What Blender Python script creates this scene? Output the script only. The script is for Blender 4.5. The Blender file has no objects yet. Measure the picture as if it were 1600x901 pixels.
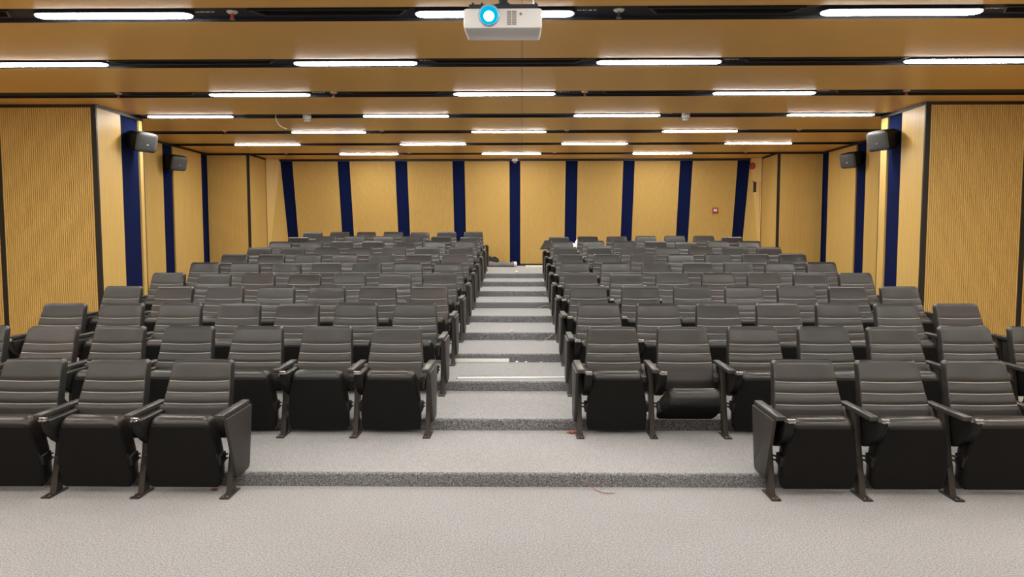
import bpy, bmesh, math, random
from mathutils import Vector, Matrix, noise
random.seed(7)
SC = bpy.context.scene
COL = SC.collection
PI = math.pi

# ------------------------------------------------------------------ camera
CAMH = 1.7387
pitch, yaw, roll = .0702, .0129, -.0009
cp, sp, cy, sy = math.cos(pitch), math.sin(pitch), math.cos(yaw), math.sin(yaw)
fwd = Vector((-sy*cp, cy*cp, -sp)); r0 = Vector((cy, sy, 0)); u0 = r0.cross(fwd)
rv = math.cos(roll)*r0 + math.sin(roll)*u0
uv = -math.sin(roll)*r0 + math.cos(roll)*u0
cam = bpy.data.cameras.new('camera'); camo = bpy.data.objects.new('camera', cam); COL.objects.link(camo)
cam.sensor_width = 36; cam.sensor_fit = 'HORIZONTAL'; cam.lens = 36*1150/1600; cam.clip_start = .05
m = Matrix((rv, uv, -fwd)).transposed().to_4x4(); m.translation = Vector((0, 0, CAMH)); camo.matrix_world = m
SC.camera = camo

# ------------------------------------------------------------------ light and exposure
LAMP = 67                # radiance of the ceiling lights' diffusers
LAMP_COL = (1.0, .955, .885)
w = bpy.data.worlds.new('world'); SC.world = w; w.use_nodes = True
w.node_tree.nodes['Background'].inputs[0].default_value = (1, .95, .88, 1)
w.node_tree.nodes['Background'].inputs[1].default_value = .05
SC.view_settings.view_transform = 'Standard'; SC.view_settings.look = 'None'
SC.view_settings.gamma = 1; SC.view_settings.use_curve_mapping = False
SC.view_settings.exposure = 0.0
SC.cycles.max_bounces = 8; SC.cycles.diffuse_bounces = 5; SC.cycles.glossy_bounces = 3
SC.cycles.use_denoising = True

# ------------------------------------------------------------------ materials
def mat(name, col, rough=.5, metal=0, spec=.5):
    m = bpy.data.materials.new(name); m.use_nodes = True
    b = m.node_tree.nodes['Principled BSDF']
    b.inputs['Base Color'].default_value = (*col, 1); b.inputs['Roughness'].default_value = rough
    b.inputs['Metallic'].default_value = metal; b.inputs['Specular IOR Level'].default_value = spec
    return m
def nd(m, t, **kw):
    n = m.node_tree.nodes.new(t)
    for k, v in kw.items(): setattr(n, k, v)
    return n
def ln(m, a, b): m.node_tree.links.new(a, b)
def bsdf(m): return m.node_tree.nodes['Principled BSDF']
def ramp(m, fac, stops):
    r = nd(m, 'ShaderNodeValToRGB'); e = r.color_ramp.elements
    while len(e) < len(stops): e.new(.5)
    for i, (p, c) in enumerate(stops): e[i].position = p; e[i].color = (*c, 1)
    ln(m, fac, r.inputs[0]); return r.outputs[0]
def objcoord(m, scale):
    tc = nd(m, 'ShaderNodeTexCoord'); mp = nd(m, 'ShaderNodeMapping'); mp.inputs['Scale'].default_value = scale
    ln(m, tc.outputs['Object'], mp.inputs[0]); return mp.outputs[0]
def noise_tex(m, vec, scale, detail=3, rough=.5):
    n = nd(m, 'ShaderNodeTexNoise'); n.inputs['Scale'].default_value = scale
    n.inputs['Detail'].default_value = detail; n.inputs['Roughness'].default_value = rough
    ln(m, vec, n.inputs['Vector']); return n.outputs['Fac']

def wood(name, scale, c0, c1, rough=.42):
    m = mat(name, c0, rough, 0, .4)
    f = noise_tex(m, objcoord(m, scale), 1.0, 5, .6)
    ln(m, ramp(m, f, [(.3, c0), (.7, c1)]), bsdf(m).inputs['Base Color'])
    return m
W0, W1 = (.56, .365, .108), (.66, .44, .140)
M_wood_v = wood('oak_laminate_upright_grain', (45, 45, 1.2), W0, W1)      # grain runs up
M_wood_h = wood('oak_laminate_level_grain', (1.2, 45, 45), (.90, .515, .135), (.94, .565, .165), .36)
M_door = wood('door_veneer', (30, 30, 1), (.50, .27, .12), (.56, .31, .145))
M_navy = mat('navy_acoustic_fabric', (.0045, .0095, .052), .9, 0, .08)
M_slot = mat('navy_black_slot', (.008, .010, .022), .6)
M_black = mat('black_trim', (.008, .007, .007), .5)
M_plaster = mat('plaster', (.45, .40, .33), .8)

M_carpet = mat('heather_grey_carpet', (.5, .48, .46), .95, 0, .1)
v = objcoord(M_carpet, (1, 1, 1))
f1 = noise_tex(M_carpet, v, 100, 4, .75); f2 = noise_tex(M_carpet, v, 1.1, 3)
c1 = ramp(M_carpet, f1, [(.36, (.050, .048, .048)), (.46, (.130, .131, .138)), (.55, (.225, .230, .243)), (.64, (.38, .388, .41))])
c2 = ramp(M_carpet, f2, [(.35, (.90, .885, .87)), (.6, (1, 1, 1))])
mx = nd(M_carpet, 'ShaderNodeMix', data_type='RGBA', blend_type='MULTIPLY'); mx.inputs[0].default_value = 1
ln(M_carpet, c1, mx.inputs[6]); ln(M_carpet, c2, mx.inputs[7]); ln(M_carpet, mx.outputs[2], bsdf(M_carpet).inputs['Base Color'])
b_ = bsdf(M_carpet); b_.inputs['Sheen Weight'].default_value = 1.0; b_.inputs['Sheen Roughness'].default_value = .45
ln(M_carpet, ramp(M_carpet, f1, [(.36, (.62, .64, .67)), (.47, (.93, .96, 1)), (.60, (1, 1, 1))]), b_.inputs['Sheen Tint'])   # looser, lighter fibres catch more light
bp = nd(M_carpet, 'ShaderNodeBump'); bp.inputs['Strength'].default_value = .6; bp.inputs['Distance'].default_value = .006
ln(M_carpet, f1, bp.inputs['Height']); ln(M_carpet, bp.outputs[0], bsdf(M_carpet).inputs['Normal'])

M_leather = mat('black_leatherette', (.04, .037, .034), .36, 0, .45)
oi = nd(M_leather, 'ShaderNodeObjectInfo')
ln(M_leather, ramp(M_leather, oi.outputs['Random'], [(0, (.024, .017, .0155)), (.35, (.013, .012, .0115)), (.7, (.020, .0185, .0175)), (1, (.013, .0155, .0148))]), bsdf(M_leather).inputs['Base Color'])
fl = noise_tex(M_leather, objcoord(M_leather, (1, 1, 1)), 260, 2)
bl = nd(M_leather, 'ShaderNodeBump'); bl.inputs['Strength'].default_value = .12; bl.inputs['Distance'].default_value = .002
ln(M_leather, fl, bl.inputs['Height']); ln(M_leather, bl.outputs[0], bsdf(M_leather).inputs['Normal'])
fr = noise_tex(M_leather, objcoord(M_leather, (1, 1, 1)), 7, 3)
rr = nd(M_leather, 'ShaderNodeMapRange'); rr.inputs['To Min'].default_value = .24; rr.inputs['To Max'].default_value = .44
ln(M_leather, fr, rr.inputs['Value']); ln(M_leather, rr.outputs[0], bsdf(M_leather).inputs['Roughness'])
M_pipe = mat('grey_piping', (.32, .305, .285), .5)
M_pan = mat('black_seat_fabric', (.009, .0085, .0085), .85, 0, .15)
M_plastic = mat('black_plastic', (.010, .0095, .0095), .45, 0, .35)
M_steel = mat('dark_painted_steel', (.030, .025, .022), .38)
M_panel = mat('charcoal_end_panel', (.030, .027, .025), .5)
M_pad = mat('black_armrest_pad', (.035, .033, .032), .35)
M_chrome = mat('bare_metal', (.38, .37, .36), .35, 1)
M_white = mat('white_plastic', (.74, .75, .77), .4)
M_white2 = mat('white_painted_metal', (.80, .79, .77), .45)
M_grey = mat('grey_plastic', (.25, .25, .26), .5)
M_spk = mat('graphite_speaker_case', (.006, .006, .006), .6, 0, .2)
M_spk_g = mat('graphite_speaker_grille', (.075, .078, .083), .5)
M_red = mat('red_plastic', (.38, .03, .02), .4)
M_redbulb = mat('red_glass_bulb', (.55, .09, .05), .3)
M_bagk = mat('black_cloth', (.015, .014, .014), .8)
M_bagg = mat('grey_cloth', (.16, .155, .15), .8)
M_bale = mat('clear_white_film', (.75, .75, .73), .3)
M_orange = mat('orange_wire_sheath', (.26, .085, .045), .5)
M_wire = mat('tan_wire_sheath', (.45, .38, .26), .6)
def emit(name, col, s):
    m = bpy.data.materials.new(name); m.use_nodes = True; nt = m.node_tree; nt.nodes.clear()
    e = nt.nodes.new('ShaderNodeEmission'); o = nt.nodes.new('ShaderNodeOutputMaterial')
    e.inputs[0].default_value = (*col, 1); e.inputs[1].default_value = s; nt.links.new(e.outputs[0], o.inputs[0]); return m
M_lamp = emit('lit_diffuser', LAMP_COL, LAMP)
M_lens = emit('lit_lens_centre', (.75, .95, 1.0), 14)
M_lens2 = emit('lit_blue_lens_glass', (.0, .52, .85), .95)

# ------------------------------------------------------------------ mesh helpers
def box(bm, x0, x1, y0, y1, z0, z1, bev=0, seg=2, mi=0):
    vs = [bm.verts.new((x, y, z)) for x in (x0, x1) for y in (y0, y1) for z in (z0, z1)]
    F = [(0, 1, 3, 2), (4, 6, 7, 5), (0, 4, 5, 1), (2, 3, 7, 6), (0, 2, 6, 4), (1, 5, 7, 3)]
    fs = [bm.faces.new([vs[i] for i in f]) for f in F]
    for f in fs: f.material_index = mi
    if bev:
        es = list({e for f in fs for e in f.edges})
        r = bmesh.ops.bevel(bm, geom=es, offset=bev, segments=seg, profile=.5, affect='EDGES', clamp_overlap=True)
        for f in r['faces']: f.material_index = mi
def prism(bm, pts, axis, a, b, bev=0, mi=0):
    """outline pts (two coords) extruded along axis from a to b"""
    def P(p, h):
        if axis == 'x': return (h, p[0], p[1])
        if axis == 'y': return (p[0], h, p[1])
        return (p[0], p[1], h)
    A = [bm.verts.new(P(p, a)) for p in pts]; B = [bm.verts.new(P(p, b)) for p in pts]
    n = len(pts); fs = [bm.faces.new(A), bm.faces.new(B[::-1])]
    for i in range(n): fs.append(bm.faces.new([A[i], B[i], B[(i+1) % n], A[(i+1) % n]]))
    for f in fs: f.material_index = mi
    if bev:
        es = list({e for f in fs[:2] for e in f.edges})
        bmesh.ops.bevel(bm, geom=es, offset=bev, segments=2, profile=.5, affect='EDGES', clamp_overlap=True)
def loft(bm, rings, mi=0):
    R = [[bm.verts.new(p) for p in r] for r in rings]; n = len(R[0])
    fs = [bm.faces.new(R[0]), bm.faces.new(R[-1][::-1])]
    for a, b in zip(R, R[1:]):
        for i in range(n): fs.append(bm.faces.new([a[i], b[i], b[(i+1) % n], a[(i+1) % n]]))
    for f in fs: f.material_index = mi; f.smooth = True
def tube(bm, pts, r, n=8, mi=0):
    pts = [Vector(p) for p in pts]; rings = []
    for i, p in enumerate(pts):
        t = (pts[min(i+1, len(pts)-1)] - pts[max(i-1, 0)]).normalized()
        a = t.orthogonal().normalized() if i == 0 else (a - a.dot(t)*t).normalized()
        b = t.cross(a); rad = r[i] if isinstance(r, (list, tuple)) else r
        rings.append([p + rad*(math.cos(2*PI*k/n)*a + math.sin(2*PI*k/n)*b) for k in range(n)])
    loft(bm, rings, mi)
def lathe(bm, prof, c=(0, 0, 0), n=20, axis='z', mi=0):
    rings = []
    for r, h in prof:
        ring = []
        for k in range(n):
            q = 2*PI*k/n; x, y = r*math.cos(q), r*math.sin(q)
            ring.append((c[0]+x, c[1]+y, c[2]+h) if axis == 'z' else (c[0]+x, c[1]+h, c[2]+y))
        rings.append(ring)
    loft(bm, rings, mi)
def rrect(hw0, hw1, n0, n1, r, seg=3, mid=5):
    """rounded rectangle, (a, b) points, a in [-hw0, hw0], b in [n0, n1]; straight sides along a are cut into mid pieces"""
    pts = []
    def arc(cx, cz, q0):
        for k in range(seg+1):
            q = q0 + PI/2*k/seg; pts.append((cx + r*math.cos(q), cz + r*math.sin(q)))
    arc(hw0-r, n1-r, 0)
    for k in range(1, mid): pts.append((hw0-r - 2*(hw0-r)*k/mid, n1))
    arc(-hw0+r, n1-r, PI/2); arc(-hw0+r, n0+r, PI)
    for k in range(1, mid): pts.append((-hw0+r + 2*(hw0-r)*k/mid, n0))
    arc(hw0-r, n0+r, 1.5*PI)
    return pts
def mk(name, bm, mats, parent=None, smooth=None, kind=None):
    bmesh.ops.recalc_face_normals(bm, faces=bm.faces[:])
    me = bpy.data.meshes.new(name); bm.to_mesh(me); bm.free()
    for q in (mats if isinstance(mats, (list, tuple)) else [mats]): me.materials.append(q)
    if smooth:
        for p in me.polygons: p.use_smooth = True
        try: me.set_sharp_from_angle(angle=math.radians(smooth))
        except Exception: pass
    o = bpy.data.objects.new(name, me); COL.objects.link(o)
    if parent: o.parent = parent
    if kind: o['kind'] = kind
    return o
def tag(o, label, cat, group=None):
    o['label'] = label; o['category'] = cat
    if group: o['group'] = group
    return o
def thing(name, loc, label, cat, group=None, rotz=0):
    o = bpy.data.objects.new(name, None); COL.objects.link(o); o.empty_display_size = .1
    o.location = loc; o.rotation_euler = (0, 0, rotz)
    return tag(o, label, cat, group)
def copy_tree(o, parent=None):
    c = o.copy(); COL.objects.link(c)
    if parent: c.parent = parent
    for ch in o.children: copy_tree(ch, c)
    return c

# ------------------------------------------------------------------ room shell
RISE, RUN, YR, Y0ROW = .0981, 1.133, 5.0217, 4.86
CEIL = 3.690
LAND = 10*RISE
XL, XR = -9.2, 9.0
YB, YBT = 19.25, 18.70            # foot and head of the leaning rear wall
# carpeted floor: flat front, ten low steps with rolled nosings, landing
prof = [(-4, 0)]
for k in range(10):
    y = YR + k*RUN; z = k*RISE; rn = .022
    prof.append((y, z)); prof.append((y, z+RISE-rn))
    for q in range(1, 5):
        a = PI/2*q/4; prof.append((y+rn-rn*math.cos(a), z+RISE-rn+rn*math.sin(a)))
prof += [(19.9, LAND), (19.9, -.3), (-4, -.3)]
# the stepped platform carries the seats; beside it the floor stays low up to the rear landing
bm = bmesh.new(); prism(bm, prof, 'x', -5.14, 4.85)
mk('floor', bm, M_carpet, kind='structure')
for a, b in ((XL, -5.14), (4.85, XR)):
    bm = bmesh.new(); prism(bm, [(-4, 0), (17.2, 0), (17.2, LAND), (19.9, LAND), (19.9, -.3), (-4, -.3)], 'x', a, b)
    mk('floor_side', bm, M_carpet, kind='structure')

STRIP_Y = [6.611 + 1.8176*i for i in range(-5, 7)]
SW = .205
bm = bmesh.new(); box(bm, XL, XR, -4, 19.9, CEIL+.03, CEIL+.2)
mk('ceiling', bm, M_slot, kind='structure')
edges = [-4] + [e for y in STRIP_Y for e in (y-SW, y+SW)] + [18.72]
for a, b in zip(edges[::2], edges[1::2]):
    if b - a < .05: continue
    bm = bmesh.new()                                   # two boards meeting in a thin seam
    box(bm, XL, .004, a, b, CEIL, CEIL+.03); box(bm, .008, XR, a, b, CEIL, CEIL+.03)
    bm.normal_update(); bmesh.ops.recalc_face_normals(bm, faces=bm.faces[:])
    for f in bm.faces: f.material_index = 0 if f.normal.z < -.5 else 1      # black edge banding
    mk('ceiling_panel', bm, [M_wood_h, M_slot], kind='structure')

def panel(name, o, u, v, wd, ht, mats, ribbed=True, pitch=.03, th=.03, gw=.010, gd=.012, shear=None):
    """wood panel: origin o (lower corner on the backing), u along the width, v up its height; ribs run up"""
    o, u, v = Vector(o), Vector(u).normalized(), Vector(v).normalized(); n = u.cross(v).normalized()
    bm = bmesh.new()
    pf = [(0, 0), (0, th)]
    if ribbed:
        cnt = max(1, round(wd/pitch)); p = wd/cnt
        for i in range(1, cnt):
            x = i*p
            pf += [(x-gw/2, th), (x-gw/2+.002, th-gd), (x+gw/2-.002, th-gd), (x+gw/2, th)]
    pf += [(wd, th), (wd, 0)]
    A = [bm.verts.new(o + u*a + n*b) for a, b in pf]; B = [bm.verts.new(o + u*a + n*b + v*ht) for a, b in pf]
    k = len(pf)
    for i in range(k): bm.faces.new([A[i], B[i], B[(i+1) % k], A[(i+1) % k]])
    bm.faces.new(A); bm.faces.new(B[::-1])
    return mk(name, bm, mats, kind='structure')

def slab(name, x0, x1, y0, y1, z0, z1, m):
    bm = bmesh.new(); box(bm, x0, x1, y0, y1, z0, z1); return mk(name, bm, m, kind='structure')

# outer walls (beside and behind the photographer)
slab('wall_left', XL-.2, XL, -4.2, 11.2, -.3, CEIL+.2, M_wood_v)
slab('wall_right', XR, XR+.2, -4.2, 11.2, -.3, CEIL+.2, M_wood_v)
slab('wall_front', XL-.2, XR+.2, -4.2, -4, -.3, CEIL+.2, M_plaster)

def side(s):
    """side = left (s=-1) or right (s=+1): near column, recess, far column, slanted corner piece"""
    nm = 'left' if s < 0 else 'right'
    xp = -6.28 if s < 0 else 5.88          # near column's inner face
    xr = -7.37 if s < 0 else 6.99          # recess
    x2 = -6.38 if s < 0 else 5.95          # far column's inner face
    xo = XL if s < 0 else XR
    y1, y1e, y2, y2e = 10.93, 12.26, 17.32, 18.42
    T = .03
    up = (0, 0, 1); zt = CEIL-.045
    # backing in navy cloth
    slab('wall_'+nm+'_column', min(xo, xp-s*-T), max(xo, xp-s*-T), y1+T, y1e, -.2, CEIL, M_navy)
    slab('wall_'+nm+'_recess', min(xr+s*T, xo), max(xr+s*T, xo), y1e, 18.9, -.2, CEIL, M_navy)
    slab('wall_'+nm+'_rear_column', min(x2+s*T, xr+s*T), max(x2+s*T, xr+s*T), y2+T, y2e, -.2, CEIL, M_navy)
    # ribbed boards facing the stage
    def front(xa, xb, y, z0=0.0):
        panel('wall_'+nm+'_ribbed_panel', (min(xa, xb), y+T, z0), (1, 0, 0), up, abs(xb-xa), zt-z0, M_wood_v)
    tr = .075
    e = xp - s*0
    front(e+s*tr, e+s*(tr+1.36), y1, 0)
    front(e+s*(2*tr+1.36), xo, y1, 0)
    # smooth boards on the inner faces
    def inner(x, ya, yb, z0, zt=zt, rib=False):
        if s < 0: panel('wall_'+nm+'_panel', (x-T, yb, z0), (0, -1, 0), up, yb-ya, zt-z0, M_wood_v, rib) if False else panel('wall_'+nm+'_panel', (x-T, ya, z0), (0, 1, 0), up, yb-ya, zt-z0, M_wood_v, rib)
        else: panel('wall_'+nm+'_panel', (x+T, yb, z0), (0, -1, 0), up, yb-ya, zt-z0, M_wood_v, rib)
    inner(xp, y1+.02, 11.60, 0)
    inner(xp, 12.05 if s > 0 else 12.16, y1e, 0)
    inner(xr, y1e, 15.17, 0, rib=False); inner(xr, 15.62, 17.0, 0, rib=False)
    front(x2+s*.06, xr, y2, 0)
    inner(x2, y2+.02, y2e, .9)
    # black trims: corners, tops
    def trim(x0, x1, ya, yb, z0, z1):
        slab('trim_'+nm, min(x0, x1), max(x0, x1), ya, yb, z0, z1, M_black)
    trim(xp-s*.001, xp+s*tr, y1-.004, y1+T+.001, 0, CEIL)
    trim(xp+s*(tr+1.36), xp+s*(2*tr+1.36), y1-.004, y1+T, 0, CEIL)
    trim(xp+s*tr, xo, y1-.006, y1+T, zt, CEIL)
    trim(xp-s*.006, xp+s*T, y1+.02, y1e, zt, CEIL)
    trim(xp-s*.002, xp+s*T, y1e, y1e+.02, 0, CEIL)
    trim(xr-s*.006, xr+s*T, y1e+.02, y2, zt, CEIL)
    trim(x2-s*.001, x2+s*.06, y2-.004, y2+T+.001, 0, CEIL)
    trim(x2+s*.06, xr, y2-.006, y2+T, zt, CEIL)
    trim(x2-s*.006, x2+s*T, y2+.02, y2e, zt, CEIL)
    trim(x2-s*.004, x2+s*T, y2e, y2e+.03, .9, CEIL)
    # slanted corner piece between far column and rear wall
    ct = (-6.10, 18.71) if s < 0 else (5.74, 18.71)
    cb = (-6.05, 19.26) if s < 0 else (5.69, 19.26)
    a = (x2+s*.0, y2e+.03)
    bm = bmesh.new()
    v = [bm.verts.new(p) for p in [(a[0], a[1], .9), (cb[0], cb[1], .9), (ct[0], ct[1], CEIL), (a[0], a[1], CEIL),
                                   (a[0]+s*.9, a[1]+.1, .9), (cb[0]+s*.9, cb[1]+.3, .9), (ct[0]+s*.9, ct[1]+.3, CEIL), (a[0]+s*.9, a[1]+.1, CEIL)]]
    for f in [(0, 1, 2, 3), (4, 7, 6, 5), (0, 4, 5, 1), (3, 2, 6, 7), (0, 3, 7, 4), (1, 5, 6, 2)]: bm.faces.new([v[i] for i in f])
    mk('wall_'+nm+'_corner', bm, M_wood_v, kind='structure')
side(-1); side(1)

# leaning rear wall: navy cloth with ribbed oak boards between the stripes
vdir = Vector((0, YBT-YB, CEIL-LAND)); ht = vdir.length; vdir.normalize()
bm = bmesh.new()
prism(bm, [(YB+.03, LAND-.3), (YB+.03, LAND), (YBT+.03, CEIL), (YBT+.5, CEIL), (YB+.5, LAND-.3)], 'x', -7.4, 7.0)
mk('wall_back', bm, M_navy, kind='structure')
stripes = [(-6.12, -5.795), (-4.655, -4.345), (-3.195, -2.885), (-1.742, -1.435), (-.304, -.030), (1.113, 1.418), (2.56, 2.85), (3.985, 4.305), (5.425, 5.74)]
for (a, b), (c, d) in zip(stripes, stripes[1:]):
    panel('wall_back_panel', Vector((b, YB+.03, LAND)) + vdir*.055, (1, 0, 0), vdir, c-b, ht-.055-.05, M_wood_v, True, .03)
for (a, b), (c, d) in zip(stripes, stripes[1:]):
    bm = bmesh.new(); box(bm, b, c, YB-.012, YB+.04, LAND, LAND+.055); mk('baseboard_back', bm, M_black, kind='structure')
bm = bmesh.new(); box(bm, -6.12, 5.74, YBT-.012, YBT+.04, CEIL-.05, CEIL); mk('trim_back', bm, M_black, kind='structure')

# ------------------------------------------------------------------ auditorium chairs
ZT = .864
def fy(z): return .137 + (.42*(z-.5) if z > .5 else .12*(z-.5)) + .012*math.exp(-((z-.5)/.05)**2)
def hwz(z): return .206 + (ZT-z)/(ZT-.36)*.046
SEAM = (.728, .654, .580)
def backrest_mesh():
    bm = bmesh.new(); rings = []
    zs = [.36, .375, .41, .45, .49, .52, .546, .568, .580, .592, .617, .642, .654, .666, .691, .716, .728, .740, .77, .80, .838, .850, .859, .866, .8695, ZT]
    for z in zs:
        th = .104 - .022*(z-.36)/(ZT-.36); h = hwz(z); y = fy(z); ins = 0
        if any(abs(z-s) < 1e-4 for s in SEAM): ins = .006
        elif any(abs(z-s) < .014 for s in SEAM): ins = .001
        if z > .838: q = (z-.838)/(ZT-.838); h -= .012*q*q; ins += .010*(1-math.sqrt(max(0, 1-q*q*.98))); th -= .024*(1-math.sqrt(max(0, 1-q*q*.98)))
        if z < .38: ins += .008; th -= .012; h -= .006
        wgt = min(1, max(0, (ZT-.02-z)/.08)) * min(1, max(0, (z-.38)/.1))
        ring = []
        for a, b in rrect(h, h, 0, th, .011):
            u = a/h
            yy = y + b + (ins if b < th*.5 else 0) + (.010*(1-u*u) if b < th*.5 else 0)
            ring.append((a, yy, z - .008*wgt*(1-u*u)))
        rings.append(ring)
    loft(bm, rings)
    for s in SEAM:
        h = hwz(s)-.008
        tube(bm, [(h*u, fy(s)+.010*(1-u*u)+.0045, s-.008*(1-u*u)) for u in [-1, -.8, -.6, -.4, -.2, 0, .2, .4, .6, .8, 1]], .0038, 6, 1)
    return bm
def shell_mesh():       # hard plastic shell on the rear of the back
    bm = bmesh.new(); rings = []
    for z, e in ((.33, .03), (.345, .012), (.40, 0), (.46, 0), (.52, 0), (.60, 0), (.78, .002), (.81, .012)):
        h = hwz(z)-.018-e; y = fy(z)+.097-.022*(z-.36)/(ZT-.36)
        rings.append([(a, y+b, z) for a, b in rrect(h, h, 0, .022-e*.3, .006)])
    loft(bm, rings); return bm
def cushion_mesh():     # pivot at the origin, front along -y, sitting face up
    bm = bmesh.new(); rings = []
    for t, h, n0, n1, r in ((-.195, .205, -.022, .030, .02), (-.185, .222, -.030, .045, .025), (-.15, .236, -.032, .058, .03), (-.05, .241, -.032, .066, .03),
                            (.05, .236, -.034, .072, .032), (.14, .224, -.044, .080, .036), (.205, .214, -.058, .086, .040), (.245, .206, -.062, .084, .042),
                            (.270, .197, -.054, .074, .042), (.286, .184, -.036, .058, .04), (.295, .166, -.014, .038, .02), (.297, .150, .0, .026, .010)):
        rings.append([(a, -t, b) for a, b in rrect(h, h, n0, n1, r)])
    loft(bm, rings); return bm
def pan_mesh():
    bm = bmesh.new()
    half = [(.222, .190), (.240, .172), (.246, .06), (.243, -.01), (.228, -.11), (.213, -.180), (.203, -.225), (.180, -.254)]
    pts = [(-x, y) for x, y in half] + half[::-1]
    A = [bm.verts.new((x*.955, y*.97, -.072)) for x, y in pts]; B = [bm.verts.new((x, y, -.060)) for x, y in pts]; C = [bm.verts.new((x, y, -.026)) for x, y in pts]
    n = len(pts); bm.faces.new(A); bm.faces.new(C[::-1])
    for p, q in ((A, B), (B, C)):
        for i in range(n): bm.faces.new([p[i], q[i], q[(i+1) % n], p[(i+1) % n]])
    return bm
def bracket_mesh(s):
    bm = bmesh.new()
    box(bm, s*.228, s*.262, -.035, .035, -.062, .03, .006)
    box(bm, s*.215, s*.240, -.05, .06, -.066, -.045, .004)
    return bm
def post_mesh():
    bm = bmesh.new()
    prism(bm, [(-.030, .008), (.050, .008), (.125, .30), (.175, .548), (.095, .548), (.050, .28)], 'x', -.020, .020, .004)
    return bm
def plate_mesh():
    bm = bmesh.new(); box(bm, -.032, .032, -.108, .100, 0, .010, .003)
    for y in (-.085, .078):
        for x in (-.014, .014): lathe(bm, [(.0, .009), (.008, .009), (.008, .015), (.004, .018), (0, .018)], (x, y, 0), 8, mi=1)
    return bm
def pad_mesh():
    bm = bmesh.new()
    box(bm, -.029, .029, -.150, .325, .545, .580, .009, 3); return bm
def endpanel_mesh(s):
    bm = bmesh.new()
    pts = [(-.135, .546), (.322, .546), (.305, .45), (.250, .150)]
    for k in range(5):
        a = PI*k/8; pts.append((.215+.04*math.cos(a), .150-.040*math.sin(a)))
    pts += [(.04, .105), (.02, .112), (.006, .135)]
    prism(bm, pts, 'x', s*.022, s*.043, .004); return bm
def tabletbox_mesh():
    bm = bmesh.new()
    pts = [(-.165, .541), (.30, .541), (.28, .44), (.21, .36)]
    for k in range(6):
        a = PI*.25 + PI*.55*k/5; pts.append((.085+.085*math.cos(a)*1.2, .405-.085*math.sin(a)))
    pts += [(-.07, .39), (-.135, .46)]
    prism(bm, pts, 'x', .026, .088, .007)
    for z in (.40, .44, .48, .52): box(bm, .0875, .091, -.03, .20, z, z+.012, .001, 1)      # moulded ribs on its face
    return bm
def tablethinge_mesh():
    bm = bmesh.new()
    box(bm, .032, .084, -.188, -.150, .541, .551, .003)
    box(bm, .038, .050, -.182, -.152, .551, .566, .003); box(bm, .064, .078, -.178, -.150, .551, .562, .003)
    tube(bm, [(.032, -.170, .560), (.084, -.170, .560)], .007, 10)
    tube(bm, [(.045, -.189, .546), (.045, -.194, .546)], .006, 8); tube(bm, [(.070, -.189, .546), (.070, -.194, .546)], .006, 8)
    return bm
def rods_mesh(s):
    bm = bmesh.new()
    for z in (.236, .264): tube(bm, [(s*.255, .022, z), (s*(.268 if s > 0 else .282), .05, z)], .007, 8)
    return bm
def backbracket_mesh(s):
    bm = bmesh.new()
    prism(bm, [(.10, .43), (.20, .47), (.24, .56), (.21, .56), (.17, .50), (.10, .47)], 'x', s*.225, s*(.266 if s > 0 else .282), .003); return bm

PARTS = {}
def proto_mesh(key, name, bm, mats, smooth=40):
    o = mk(name, bm, mats, smooth=smooth); me = o.data; bpy.data.objects.remove(o); PARTS[key] = (name, me)
proto_mesh('back', 'backrest', backrest_mesh(), [M_leather, M_pipe], 70)
proto_mesh('shell', 'back_shell', shell_mesh(), M_plastic)
proto_mesh('cush', 'seat_cushion', cushion_mesh(), M_leather, 80)
proto_mesh('pan', 'seat_pan', pan_mesh(), M_pan, 30)
for s in (-1, 1):
    proto_mesh(('brk', s), 'seat_bracket', bracket_mesh(s), M_plastic)
    proto_mesh(('end', s), 'end_panel', endpanel_mesh(s), M_panel)
    proto_mesh(('rod', s), 'hinge_rod', rods_mesh(s), M_steel)
    proto_mesh(('bbk', s), 'back_bracket', backbracket_mesh(s), M_steel)
proto_mesh('post', 'leg', post_mesh(), M_steel)
proto_mesh('plate', 'foot_plate', plate_mesh(), [M_steel, M_chrome])
proto_mesh('pad', 'armrest', pad_mesh(), M_pad)
proto_mesh('box', 'tablet_holder', tabletbox_mesh(), M_plastic, 30)
proto_mesh('thinge', 'tablet_hinge', tablethinge_mesh(), M_chrome)
def put(key, parent, loc=(0, 0, 0), rot=(0, 0, 0)):
    name, me = PARTS[key]; o = bpy.data.objects.new(name, me); COL.objects.link(o); o.parent = parent
    o.location = loc; o.rotation_euler = rot; return o

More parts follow.
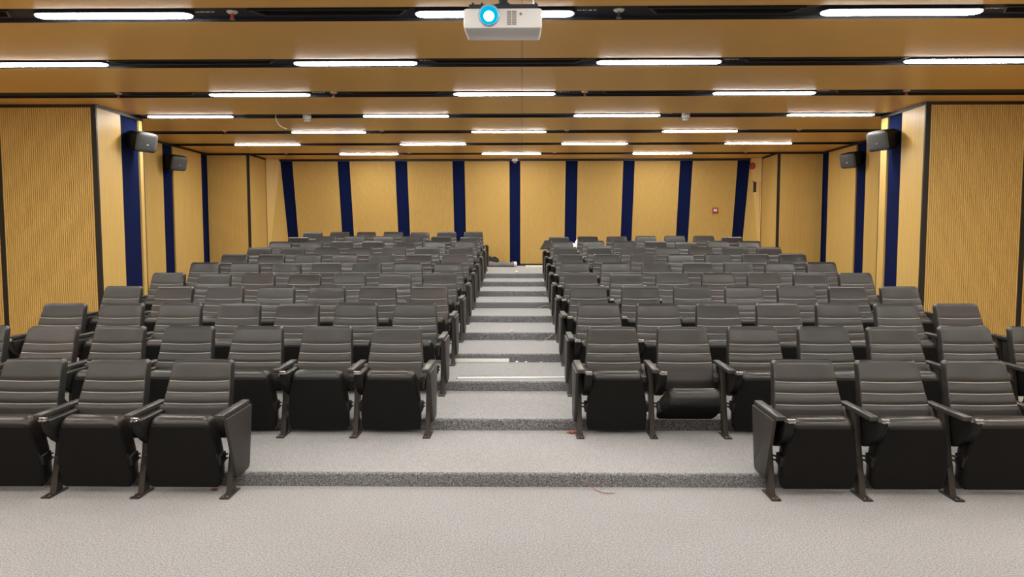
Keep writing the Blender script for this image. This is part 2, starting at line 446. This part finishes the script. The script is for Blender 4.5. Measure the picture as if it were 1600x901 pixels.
PIV = Vector((0, .018, .250))
ORD = ['front', 'second', 'third', 'fourth', 'fifth', 'sixth', 'seventh', 'eighth', 'ninth', 'tenth', 'eleventh']
BRIGHT = {(10, -1): 7, (9, -3): 7, (10, -7): 6, (9, 5): 6, (10, 1): 6, (10, 7): 5, (11, -3): 3, (5, -2): 3, (5, -4): 3, (5, 2): 3, (5, 3): 3, (6, 3): 3}
def chair(k, j):
    left = j < 0; a = abs(j)
    x = -(1.0751+(a-1)*.6) if left else .7798+(a-1)*.6
    y = Y0ROW+(k-1)*RUN; z = (k-1)*RISE
    blk = 'left' if left else 'right'
    aisle = a == (3 if k == 1 else 1); last = a == (6 if k == 1 else 7)
    half = (k, j) == (2, 2)
    if half: lab = 'black leather folding chair with its seat half lowered, second row right of the aisle'
    elif (k, j) == (10, 1): lab = 'black folding chair with its writing board raised, at the aisle in the tenth row'
    elif aisle and k == 1: lab = 'black leather folding chair at the inner end of the front row, %s block' % blk
    elif aisle: lab = 'black leather folding chair beside the aisle in the %s row, %s block' % (ORD[k-1], blk)
    elif k == 1: lab = 'black leather folding chair, %s from the inner end of the front row, %s block' % (ORD[a-3], blk)
    elif last: lab = 'black leather folding chair at the wall end of the %s row, %s block' % (ORD[k-1], blk)
    else: lab = 'black leather folding chair, %s from the aisle in the %s row, %s block' % (ORD[a-1], ORD[k-1], blk)
    t = thing('auditorium_chair', (x, y, z), lab, 'chair', 'folding chairs in the %s row' % ORD[k-1])
    t.rotation_euler = (0, 0, random.uniform(-.008, .008))
    rec = math.radians(random.uniform(-2.6, 1.4) - BRIGHT.get((k, j), 0))
    p = Vector((0, .17, .36))                       # the back reclines about its foot
    def rec_put(key):
        o = put(key, t); o.matrix_local = Matrix.Translation(p) @ Matrix.Rotation(rec, 4, 'X') @ Matrix.Translation(-p); return o
    rec_put('back'); rec_put('shell')
    A = math.radians(26 if half else 81 + random.uniform(-1.5, 1.5))
    c = put('cush', t, PIV, (-A, 0, 0)); put('pan', t, PIV, (-A, 0, 0))
    for s in (-1, 1):
        put(('brk', s), t, PIV, (-A, 0, 0)); put(('rod', s), t); put(('bbk', s), t)
    bl, br = (-.3, 0, 0), (.3, 0, 0)
    sides = [(bl, -1, True)]
    if (left and aisle) or (not left and last): sides.append((br, 1, False))
    for loc, s, tab in sides:
        put('plate', t, loc); put('post', t, loc); put('pad', t, loc)
        if tab: put('box', t, loc); put('thinge', t, loc)
        if (s < 0 and ((not left and aisle) or (left and last))) or s > 0: put(('end', s), t, loc)
    if (k, j) == (10, 1):
        bm = bmesh.new()
        prism(bm, [(-.17, -.10), (.02, -.12), (.10, .09), (-.04, .11)], 'z', -.008, .008, .004)
        b = mk('writing_board', bm, M_plastic, t); b.location = (-.25, -.05, .70); b.rotation_euler = (math.radians(50), math.radians(-8), 0)
        bm = bmesh.new(); tube(bm, [(-.25, -.10, .585), (-.25, -.06, .65), (-.24, -.04, .69)], .011, 8); mk('board_arm', bm, M_chrome, t)
    return t
for k in range(1, 12):
    for a in range(1, 8):
        if k == 1 and (a < 3 or a > 6): continue
        chair(k, -a)
        if k < 11: chair(k, a)

# ------------------------------------------------------------------ ceiling lights, grilles, sprinklers
def pill(hl, hw, n=8):
    pts = []
    for k in range(n+1): q = -PI/2+PI*k/n; pts.append((hl-hw+hw*math.cos(q), hw*math.sin(q)))
    for k in range(n+1): q = PI/2+PI*k/n; pts.append((-hl+hw+hw*math.cos(q), hw*math.sin(q)))
    return pts
LL = 1.386/2
def light_proto():
    t = thing('ceiling_light', (0, 0, 0), '', 'ceiling light')
    bm = bmesh.new(); prism(bm, pill(LL+.012, .088), 'z', -.0005, .03); mk('light_housing', bm, M_slot, t)
    bm = bmesh.new(); prism(bm, pill(LL, .075), 'z', -.011, .0, .007); mk('diffuser', bm, M_lamp, t)
    return t
LP = light_proto()
bmL = bmesh.new()
for i, wd in enumerate((.02, .012, .016, .012, .02, .01, .022)): box(bmL, i*.024, i*.024+wd, -.008, .008, .0, .006)
sticker = mk('printed_strip', bmL, M_white2, LP); sticker.location = (LL+.03, 0, .024)
EV, OD = (-3.6, -.235, 3.31), (-5.38, -1.87, 1.54, 4.97)
EV5, OD6 = (-6.97, *EV, 6.68), (-8.4, *OD, 8.25)         # unseen outer lights, added to brighten the ribbed side panels
sn = {0: 'nearest', 1: 'second', 2: 'third', 3: 'fourth', 4: 'fifth', 5: 'sixth', 6: 'farthest'}
posn3 = ['left', 'middle', 'right']; posn4 = ['far left', 'inner left', 'inner right', 'far right']
first = True
def strip_i(i): return 6.611+1.8176*i
XFIT = {(3, 0): -5.45, (3, 1): -1.81, (3, 2): 1.48}
for i in range(-4, 7):
    xs = (EV if i % 2 == 0 else OD) if i > 0 else (EV5 if i % 2 == 0 else OD6)
    for q, x in enumerate(xs):
        o = LP if first else copy_tree(LP); first = False
        o.location = (x, strip_i(i), CEIL)
        pos = {3: posn3, 4: posn4, 5: ['added outer left', *posn3, 'added outer right'], 6: ['added outermost left', *posn4, 'added outermost right']}[len(xs)][q]
        if (i, q) == (0, 2): lab = 'glowing white linear ceiling light partly hidden behind the projector'
        elif i < 0: lab = 'white linear light in the %s ceiling slot before the projector, %s one' % (('first', 'second', 'third', 'fourth')[-i-1], pos)
        elif i == 0: lab = 'glowing white linear ceiling light in the nearest dark ceiling slot, %s of the projector' % pos
        else: lab = 'glowing white linear light in the %s ceiling slot from the front, %s one' % (sn[i], pos)
        tag(o, lab, 'ceiling light', 'linear lights in the ceiling slots')

def grille(x0, x1, i, lab):
    t = thing('air_grille', ((x0+x1)/2, strip_i(i), CEIL), lab, 'air vent', 'air grilles in the ceiling slots')
    h = (x1-x0)/2; e = .10
    bm = bmesh.new()
    out = [(-h, -.09), (-h+e, .09), (h-e, .09), (h, -.09)]; inn = [(-h+.035, -.075), (-h+e+.012, .075), (h-e-.012, .075), (h-.035, -.075)]
    for z0, z1 in ((.012, .03),):
        a = [bm.verts.new((*p, z0)) for p in out]; b = [bm.verts.new((*p, z0)) for p in inn]
        c = [bm.verts.new((*p, z1)) for p in out]; d = [bm.verts.new((*p, z1)) for p in inn]
        for k in range(4):
            n = (k+1) % 4
            for q in ([a[k], a[n], b[n], b[k]], [c[k], c[n], d[n], d[k]], [a[k], a[n], c[n], c[k]], [b[k], b[n], d[n], d[k]]): bm.faces.new(q)
    mk('vent_frame', bm, M_gr, t)
    bm = bmesh.new()
    for k in range(4):
        y = -.055+k*.037; f = (y+.09)/.18*e
        prism(bm, [(y-.012, .012), (y+.012, .024), (y+.012, .028), (y-.012, .016)], 'x', -h+f+.03, h-f-.03)
    mk('vent_slats', bm, M_gr, t)
M_gr = mat('dark_grey_vent', (.03, .03, .034), .4)
def px(u, i): # ceiling-slot x position for a photo column
    d = fwd + rv*(u-800)/1150; return d.x/d.y*strip_i(i)
for i, a, b, lab in [(0, -60, 44, 'dark slotted air grille left of the left light in the nearest ceiling slot'), (0, 403, 645, 'dark slotted air grille between left sprinkler and projector, nearest ceiling slot'),
                     (0, 1005, 1243, 'dark slotted air grille between right sprinkler and right light, nearest ceiling slot'), (0, 1540, 1700, 'dark slotted air grille at the right end of the nearest ceiling slot'),
                     (1, 187, 441, 'dark slotted air grille left of centre in the second ceiling slot'), (1, 672, 912, 'dark slotted air grille below the projector in the second ceiling slot'), (1, 1150, 1406, 'dark slotted air grille right of centre in the second ceiling slot'),
                     (2, 205, 318, 'dark slotted air grille left of the left light, third ceiling slot'), (2, 545, 695, 'dark slotted air grille left of the middle light, third ceiling slot'), (2, 935, 1090, 'dark slotted air grille right of the middle light, third ceiling slot'), (2, 1292, 1395, 'dark slotted air grille right of the right light, third ceiling slot'),
                     (4, 612, 728, 'dark slotted air grille left of the middle light, fifth ceiling slot'), (4, 905, 1020, 'dark slotted air grille right of the middle light, fifth ceiling slot'),
                     (5, 490, 612, 'dark slotted air grille left of centre in the sixth ceiling slot'), (5, 1000, 1122, 'dark slotted air grille right of centre in the sixth ceiling slot')]:
    grille(px(a, i), px(b, i), i, lab)

def sprinkler(x, i, lab):
    t = thing('fire_sprinkler', (x, strip_i(i), CEIL+.03), lab, 'sprinkler', 'sprinklers in the ceiling slots')
    bm = bmesh.new(); lathe(bm, [(0, 0), (.048, 0), (.048, -.006), (.036, -.016), (.018, -.018), (0, -.018)]); mk('ceiling_rose', bm, M_white2, t, 40)
    bm = bmesh.new(); lathe(bm, [(0, -.016), (.013, -.018), (.013, -.05), (.016, -.055), (.016, -.066), (0, -.068)], n=12); mk('sprinkler_bulb', bm, M_chrome if lab.startswith('pale') else M_redbulb, t, 40)
    bm = bmesh.new(); lathe(bm, [(0, -.066), (.024, -.067), (.024, -.071), (0, -.072)], n=14); mk('deflector', bm, M_chrome, t, 40)
for x, i, lab in [(-2.55, 0, 'red sprinkler right of the left light in the nearest ceiling slot'), (.853, 0, 'pale sprinkler right of the projector in the nearest ceiling slot'),
                  (-5.56, 2, 'red sprinkler far left in the third ceiling slot'), (-2.58, 2, 'red sprinkler left of the middle light, third ceiling slot'), (.867, 2, 'red sprinkler right of the middle light, third ceiling slot'), (5.24, 2, 'red sprinkler far right in the third ceiling slot'),
                  (-5.55, 4, 'small sprinkler far left in the fifth ceiling slot'), (-2.61, 4, 'small sprinkler left of the middle light, fifth ceiling slot'), (.845, 4, 'small sprinkler right of the middle light, fifth ceiling slot'), (5.15, 4, 'small sprinkler far right in the fifth ceiling slot'),
                  (-5.567, 6, 'tiny sprinkler far left in the farthest ceiling slot'), (-2.65, 6, 'tiny sprinkler left of the middle light, farthest ceiling slot'), (.776, 6, 'tiny sprinkler right of the middle light, farthest ceiling slot'), (5.258, 6, 'tiny sprinkler far right in the farthest ceiling slot')]:
    sprinkler(x, i, lab)
def detector(x, lab):
    t = thing('smoke_detector', (x, strip_i(3), CEIL+.03), lab, 'smoke detector', 'smoke detectors in the fourth ceiling slot')
    bm = bmesh.new(); lathe(bm, [(0, 0), (.066, 0), (.068, -.05), (.058, -.062), (0, -.062)]); mk('detector_base', bm, M_white2, t, 40)
    bm = bmesh.new(); lathe(bm, [(0, -.060), (.058, -.062), (.050, -.105), (.036, -.118), (0, -.118)]); mk('detector_head', bm, M_white, t, 40)
    bm = bmesh.new()
    for k in range(10): q = 2*PI*k/10; box(bm, .053*math.cos(q)-.008, .053*math.cos(q)+.008, .053*math.sin(q)-.008, .053*math.sin(q)+.008, -.094, -.084)
    mk('smoke_slots', bm, M_grey, t)
detector(-3.48, 'white smoke detector in the fourth ceiling slot, right of the hanging cable'); detector(2.647, 'white smoke detector in the fourth ceiling slot, right of the inner right light')
bm = bmesh.new()
tube(bm, [(-3.985, 12.05, CEIL+.03), (-3.985, 12.05, 3.66), (-3.96, 12.04, 3.60), (-3.92, 12.03, 3.54), (-3.87, 12.03, 3.505), (-3.81, 12.02, 3.485), (-3.795, 12.02, 3.487)], .009, 8)
tag(mk('hanging_cable', bm, M_white2, smooth=60), 'loose pale cable hanging in a curl from the fourth ceiling slot', 'cable')
bm = bmesh.new(); bmd = None
t = thing('dome_camera', (-.165, YBT-.02, CEIL-.05), 'small white dome camera at the top of the rear wall centre', 'security camera')
bm = bmesh.new(); lathe(bm, [(0, .05), (.075, .05), (.078, -.01), (.062, -.02), (0, -.02)], (0, -.08, 0)); mk('camera_base', bm, M_white, t, 40)
bm = bmesh.new(); lathe(bm, [(0, -.018), (.055, -.02), (.05, -.045), (.03, -.065), (0, -.072)], (0, -.08, 0)); mk('camera_dome', bm, M_grey, t, 60)

# ------------------------------------------------------------------ projector
def at(u, v, Y):
    d = fwd + rv*(u-800)/1150 - uv*(v-450.5)/1150
    return Vector((0, 0, CAMH)) + d*(Y/d.y)
PY = 5.0; c = at(785.5, 28.5, PY); PW, PH, PD = .523, .132, .33
t = thing('projector', (c.x, c.y, c.z), 'white projector hanging from the ceiling with its blue-lit lens on', 'projector')
bm = bmesh.new()
rings = []
for y, e in ((0, .010), (.004, .004), (.014, 0), (PD-.02, .006), (PD, .02)):
    rings.append([(a, y, b) for a, b in rrect(PW/2-e, 0, -PH/2+e*.6, PH/2-e*.6, .018, 4, 3)])
loft(bm, rings)
pb = mk('projector_case', bm, M_white, t, 35)
bm = bmesh.new()
LX = (764.5-785.5)*PY/1150; LZ = (28.5-24.5)*PY/1150
lathe(bm, [(.058, 0), (.070, -.001), (.072, -.012), (.064, -.020), (.060, -.012), (.058, 0)], (LX, 0, LZ), 32, 'y'); mk('lens_ring', bm, mat('pale_blue_lens_rim', (.25, .42, .55), .3), t, 40)
bm = bmesh.new(); lathe(bm, [(0, -.014), (.020, -.0135), (.045, -.009), (.0605, -.004), (.0605, .001), (0, .001)], (LX, 0, LZ), 32, 'y'); ln_ = mk('lens', bm, M_lens2, t, 60)
bm = bmesh.new(); lathe(bm, [(0, -.019), (.018, -.018), (.032, -.0145), (.034, -.0115), (0, -.0115)], (LX, 0, LZ-.006), 24, 'y'); mk('lamp_glow', bm, M_lens, ln_, 60)
bm = bmesh.new()
gx0, gx1 = (792-785.5)*PY/1150, (806.5-785.5)*PY/1150
for k in range(9):
    z = .048-.0105*k
    for a, b in ((gx0, (gx0+gx1)/2-.002), ((gx0+gx1)/2+.002, gx1)): box(bm, a, b, -.002, .004, z-.0068, z, .0005, 1)
mk('vent_grille', bm, M_grey, t)
bm = bmesh.new(); lathe(bm, [(0, -.003), (.009, -.002), (.010, .002), (0, .002)], ((813-785.5)*PY/1150, 0, .028), 16, 'y'); mk('remote_sensor', bm, M_grey, t, 50)
bm = bmesh.new(); box(bm, -.225, .235, .012, PD-.03, PH/2-.002, PH/2+.030, .004)
for x in (-.20, -.14, .0, .02, .035, .22): box(bm, x-.007, x+.007, .03, .05, PH/2+.015, PH/2+.045, .002)
mk('mounting_plate', bm, M_slot, t)
bm = bmesh.new(); box(bm, -.05, .05, .10, .20, PH/2+.015, PH/2+.06, .004); tube(bm, [(0, .15, PH/2+.05), (0, .15, CEIL-c.z+.02)], .03, 16); lathe(bm, [(0, 0), (.07, 0), (.07, -.02), (0, -.02)], (0, .15, CEIL-c.z), 20)
mk('ceiling_pole', bm, M_slot, t, 40)
bm = bmesh.new(); tube(bm, [(.205, .10, PH/2), (.203, .10, PH/2+.1), (.19, .11, PH/2+.25), (.12, .13, CEIL-c.z)], .006, 8); mk('power_cable', bm, M_white2, t, 60)

# ------------------------------------------------------------------ loudspeakers
def speaker(u, v, wall_x, ywall, zc, s, lab, sc=1.1):
    """s = direction into the room; box cantilevered off the stripe, turned toward the seats and the stage"""
    t = thing('wall_loudspeaker', (wall_x, ywall, zc), lab, 'speaker', 'black loudspeakers on the side walls')
    bm = bmesh.new(); box(bm, min(0, s*.02), max(0, s*.02), -.06, .06, -.08, .08, .004); tube(bm, [(s*.01, 0, 0), (s*.10, -.0, 0)], .022, 12); mk('wall_bracket', bm, M_spk, t, 40)
    R = Matrix.Translation((s*.19*sc, -.09, 0)) @ Matrix.Rotation(s*math.radians(63), 4, 'Z') @ Matrix.Rotation(math.radians(14), 4, 'X')
    # cabinet: local +x runs across the front grille; front faces -y
    bm = bmesh.new(); rings = []
    for y, hw, hh in ((.235, .10, .085), (.22, .13, .11), (.10, .165, .138), (-.06, .175, .14), (-.075, .172, .137)):
        rings.append([(a*sc, y*sc, b*sc) for a, b in rrect(hw, 0, -hh, hh, .05 if hh > .1 else .04, 5, 3)])
    loft(bm, rings); cab = mk('cabinet', bm, M_spk, t, 50); cab.matrix_local = R
    bm = bmesh.new(); rings = []
    for y, hw, hh in ((-.070, .168, .133), (-.088, .166, .131), (-.100, .155, .120), (-.106, .12, .09)):
        rings.append([(a*sc, y*sc, b*sc) for a, b in rrect(hw, 0, -hh, hh, .045, 5, 3)])
    loft(bm, rings); g = mk('speaker_grille', bm, M_spk_g, t, 60); g.matrix_local = R
    bm = bmesh.new(); box(bm, -.020*sc, .020*sc, -.110*sc, -.103*sc, -.008*sc, .008*sc, .003); b = mk('badge', bm, M_chrome, t); b.matrix_local = R @ Matrix.Translation((0, 0, -.03*sc))
speaker(0, 0, -6.25, 11.90, 3.255, 1, 'black loudspeaker on the near navy stripe of the left wall')
speaker(0, 0, 5.85, 11.84, 3.24, -1, 'black loudspeaker on the near navy stripe of the right wall')
speaker(0, 0, -7.34, 15.35, 3.27, 1, 'black loudspeaker on the farther navy stripe of the left wall')
speaker(0, 0, 6.96, 15.42, 3.30, -1, 'black loudspeaker on the farther navy stripe of the right wall')

# ------------------------------------------------------------------ rear wall fittings and corner door
def on_back(x, z): # point on the face of the rear boards
    return Vector((x, YB + (z-LAND)/(CEIL-LAND)*(YBT-YB), z))
p = on_back(4.94, 2.405)
t = thing('fire_call_point', p, 'small red fire alarm call point on the rear wall', 'fire alarm')
bm = bmesh.new(); box(bm, -.07, .07, -.045, .0, -.07, .07, .008); mk('call_point_case', bm, M_red, t, 40)
bm = bmesh.new(); box(bm, -.038, .038, -.052, -.044, -.028, .028, .002); mk('press_plate', bm, M_white, t)
a = Vector((5.95, 18.45, 0)); b = Vector((5.74, 18.80, 0)); cu = (b-a).normalized(); nrm = Vector((-cu.y, cu.x, 0))
def on_corner(f, z, off=0):
    t_ = (CEIL-z)/(CEIL-.9); q0 = Vector((5.95, 18.45, z)); q1 = Vector((5.74+(5.69-5.74)*t_, 18.71+.55*t_, z)); q = q0.lerp(q1, f)
    return q + Vector((-off, -off*.3, 0))
p = on_corner(.72, 3.50)
t = thing('alarm_bell', p, 'red alarm bell high on the corner wall above the door', 'alarm bell')
bm = bmesh.new(); lathe(bm, [(0, 0), (.055, 0), (.055, -.03), (0, -.03)], (0, 0, 0), 20, 'y'); mk('bell_base', bm, M_red, t, 40)
bm = bmesh.new(); lathe(bm, [(0, -.03), (.085, -.032), (.082, -.05), (.055, -.075), (0, -.085)], (0, 0, 0), 24, 'y'); mk('bell_gong', bm, M_red, t, 60)
for ch in t.children: ch.rotation_euler = (0, 0, math.radians(-50))
# door leaf on the corner wall
bm = bmesh.new()
q = [on_corner(.06, .99, .012), on_corner(.62, .99, .012), on_corner(.62, 3.10, .012), on_corner(.06, 3.10, .012)]
A = [bm.verts.new(v_) for v_ in q]; B = [bm.verts.new(v_ + Vector((.05, .03, 0))) for v_ in q]
bm.faces.new(A); bm.faces.new(B[::-1])
for i in range(4): bm.faces.new([A[i], B[i], B[(i+1) % 4], A[(i+1) % 4]])
mk('door_1', bm, M_door, kind='structure')
t = thing('door_closer', on_corner(.42, 2.98, .02), 'black door closer at the top of the corner door', 'door closer')
bm = bmesh.new(); box(bm, -.035, .02, -.05, .05, -.14, .12, .006); mk('closer_body', bm, M_black, t)
bm = bmesh.new(); tube(bm, [(-.02, .02, .10), (-.06, -.02, .13), (-.01, .06, .15)], .008, 8); mk('closer_arm', bm, M_steel, t)

# ------------------------------------------------------------------ things lying about
def crumple(name, loc, size, seed, m, amp=.25, sub=3, flat=True):
    bm = bmesh.new(); bmesh.ops.create_icosphere(bm, subdivisions=sub, radius=1)
    for v_ in bm.verts:
        n = noise.noise(v_.co*1.6 + Vector((seed, 0, 0)))*amp + noise.noise(v_.co*4.5 + Vector((0, seed, 0)))*amp*.45
        v_.co *= 1+n
        v_.co = Vector((v_.co.x*size[0], v_.co.y*size[1], v_.co.z*size[2]))
    lo = min(v_.co.z for v_ in bm.verts)
    for v_ in bm.verts:
        v_.co.z = max(v_.co.z - lo - (.25*size[2] if flat else 0), 0)
    o = mk(name, bm, m, smooth=50); o.location = loc; return o
def tread(k): return k*RISE
# aluminium light profiles left on the steps
def profile(name, x0, x1, y, z, ht, dp, ry, lab, lean=0):
    t = thing(name, ((x0+x1)/2, y, z), lab, 'light strip', 'loose white light strips on the steps', ry)
    h = (x1-x0)/2
    bm = bmesh.new(); box(bm, -h, h, -dp/2, dp/2, 0, ht, .002, 1); a = mk('strip_profile', bm, M_white2, t)
    bm = bmesh.new(); box(bm, -h-.006, -h+.001, -dp/2-.001, dp/2+.001, 0, ht+.001, .001, 1); box(bm, h-.001, h+.006, -dp/2-.001, dp/2+.001, 0, ht+.001, .001, 1); mk('end_caps', bm, M_grey, t)
    for ch in (t.children): ch.rotation_euler = (lean, 0, 0)
profile('light_strip', -.98, -.145, YR+3*RUN-.028, tread(3)+.002, .044, .018, 0, 'white light strip propped against a step riser beside the left chairs', -.14)
profile('light_strip', -.655, .475, 7.44, tread(3), .014, .032, .035, 'long thin white light strip lying along the edge of a step')
# wires
def wire(name, pts, r, m, lab, cat='wire'):
    bm = bmesh.new(); tube(bm, pts, r, 6); return tag(mk(name, bm, m, smooth=60), lab, cat)
def fl(u, v, z):
    d = fwd + rv*(u-800)/1150 - uv*(v-450.5)/1150; t_ = (z-CAMH)/d.z; return Vector((d.x*t_, d.y*t_, z))
q = [fl(929, 764, .006), fl(934, 766.5, .006), fl(942, 769.5, .006), fl(952, 770.5, .006), fl(960, 769.5, .006)]
e0 = at(917, 752.5, YR-.03); e1 = at(923, 758, YR-.05)
wire('copper_wire', [e0, e1, *q], .003, M_orange, 'short orange wire lying at the foot of the lowest step')
y5 = YR+4*RUN
wire('thin_wire', [fl(838, 532, tread(4)+.006), fl(848, 532, tread(4)+.006), at(856, 528, y5-.03), at(863, 523, y5-.025), at(867, 520, y5-.03)], .005, M_wire, 'thin tan wire against the fifth riser at the right of the aisle')
y7 = YR+6*RUN
wire('thin_wire', [fl(838, 481.5, tread(6)+.006), at(846, 479, y7-.04), at(852, 477, y7-.03), at(858, 478.5, y7-.03), at(859, 476, y7-.03)], .006, M_wire, 'thin tan wire coiled against the seventh riser at the right of the aisle')
y8 = YR+7*RUN
wire('thin_wire', [at(851, 457, y8-.03), at(853, 460, y8-.03), at(854, 461, y8-.05)], .006, M_wire, 'thin tan wire hanging against the eighth riser at the right of the aisle')
tag(crumple('paper_scrap', fl(797.5, 521, tread(5)) - Vector((0, .0, .0)), (.020, .02, .02), 3, M_white), 'small white paper ball lying on the step edge halfway up the aisle', 'paper')
bpy.data.objects['paper_scrap'].location = (-.13, YR+4*RUN+.05, tread(5))
o = tag(crumple('paper_scrap', (-.10, YR+9*RUN+.10, LAND), (.03, .03, .03), 5, M_white), 'tiny white paper ball on the top step of the aisle', 'paper')
tag(crumple('fabric_scrap', fl(893, 677, .0981), (.035, .02, .012), 8, mat('red_scrap', (.32, .10, .07), .8), .5), 'reddish scrap beside the foot of the second-row aisle chair', 'scrap')
tag(crumple('dry_leaf', fl(335, 765.5, 0.0), (.022, .012, .010), 11, mat('orange_scrap', (.38, .16, .05), .8), .5), 'small orange scrap on the floor under the left front-row chair', 'scrap')
# bundles by the rear wall
b0 = at(772, 410, 18.95)
tag(crumple('cloth_bag', (-.82, 18.90, LAND), (.22, .16, .12), 21, M_bagk, .5, 4), 'crumpled black cloth bag on the floor against the rear wall', 'bag')
t = thing('rolled_mat', (-.53, 18.55, LAND), 'grey bundle with pale ends lying in front of the black bag', 'bundle')
bm = bmesh.new(); rings = []
for i in range(9):
    x = -.34+.085*i; rr_ = .078+.012*math.sin(i*1.7); rings.append([(x, rr_*1.5*math.cos(2*PI*k/14), max(0, rr_*.8+rr_*math.sin(2*PI*k/14)-.01)) for k in range(14)])
loft(bm, rings); mk('bundle_cloth', bm, M_bagg, t, 60)
for s in (-1, 1):
    bm = bmesh.new(); bmesh.ops.create_icosphere(bm, subdivisions=2, radius=.07)
    for v_ in bm.verts: v_.co.x *= .8; v_.co *= 1+.25*noise.noise(v_.co*25); v_.co.x += s*.37; v_.co.z = max(0, v_.co.z+.065)
    mk('bundle_end', bm, M_white2, t, 60)
# foam board with notched edge on the landing
q0 = fl(822, 416.2, LAND)
t = thing('foam_board', (.34, 18.35, LAND), 'white notched foam board lying on the landing below the rear wall', 'foam board')
bm = bmesh.new(); box(bm, -.24, .25, -.1, .45, 0, .03, .004)
mk('board', bm, M_white2, t)
bm = bmesh.new()
for k in range(9): box(bm, -.23+.053*k, -.20+.053*k, -.14, -.1, 0, .03, .003)
mk('notched_edge', bm, M_white2, t)
tag(crumple('plastic_bundle', (1.275, 17.3, LAND), (.11, .12, .36), 33, M_bale, .35, 4), 'white plastic sheeting bundle standing behind the last right row', 'plastic bag')

for u, v_, r_, lab in [(808, 564, .022, 'white paper crumb at the end of the propped light strip'), (822, 564.5, .016, 'tiny white crumb in the middle of the third step near the riser'), (845, 563.5, .013, 'tiny white crumb on the third step, nearest the right chairs')]:
    q = fl(u, v_, tread(3))
    tag(crumple('paper_scrap', (q.x, min(q.y, YR+3*RUN-.04), tread(3)), (r_, r_*.7, r_*.6), u, M_white, .4), lab, 'paper')
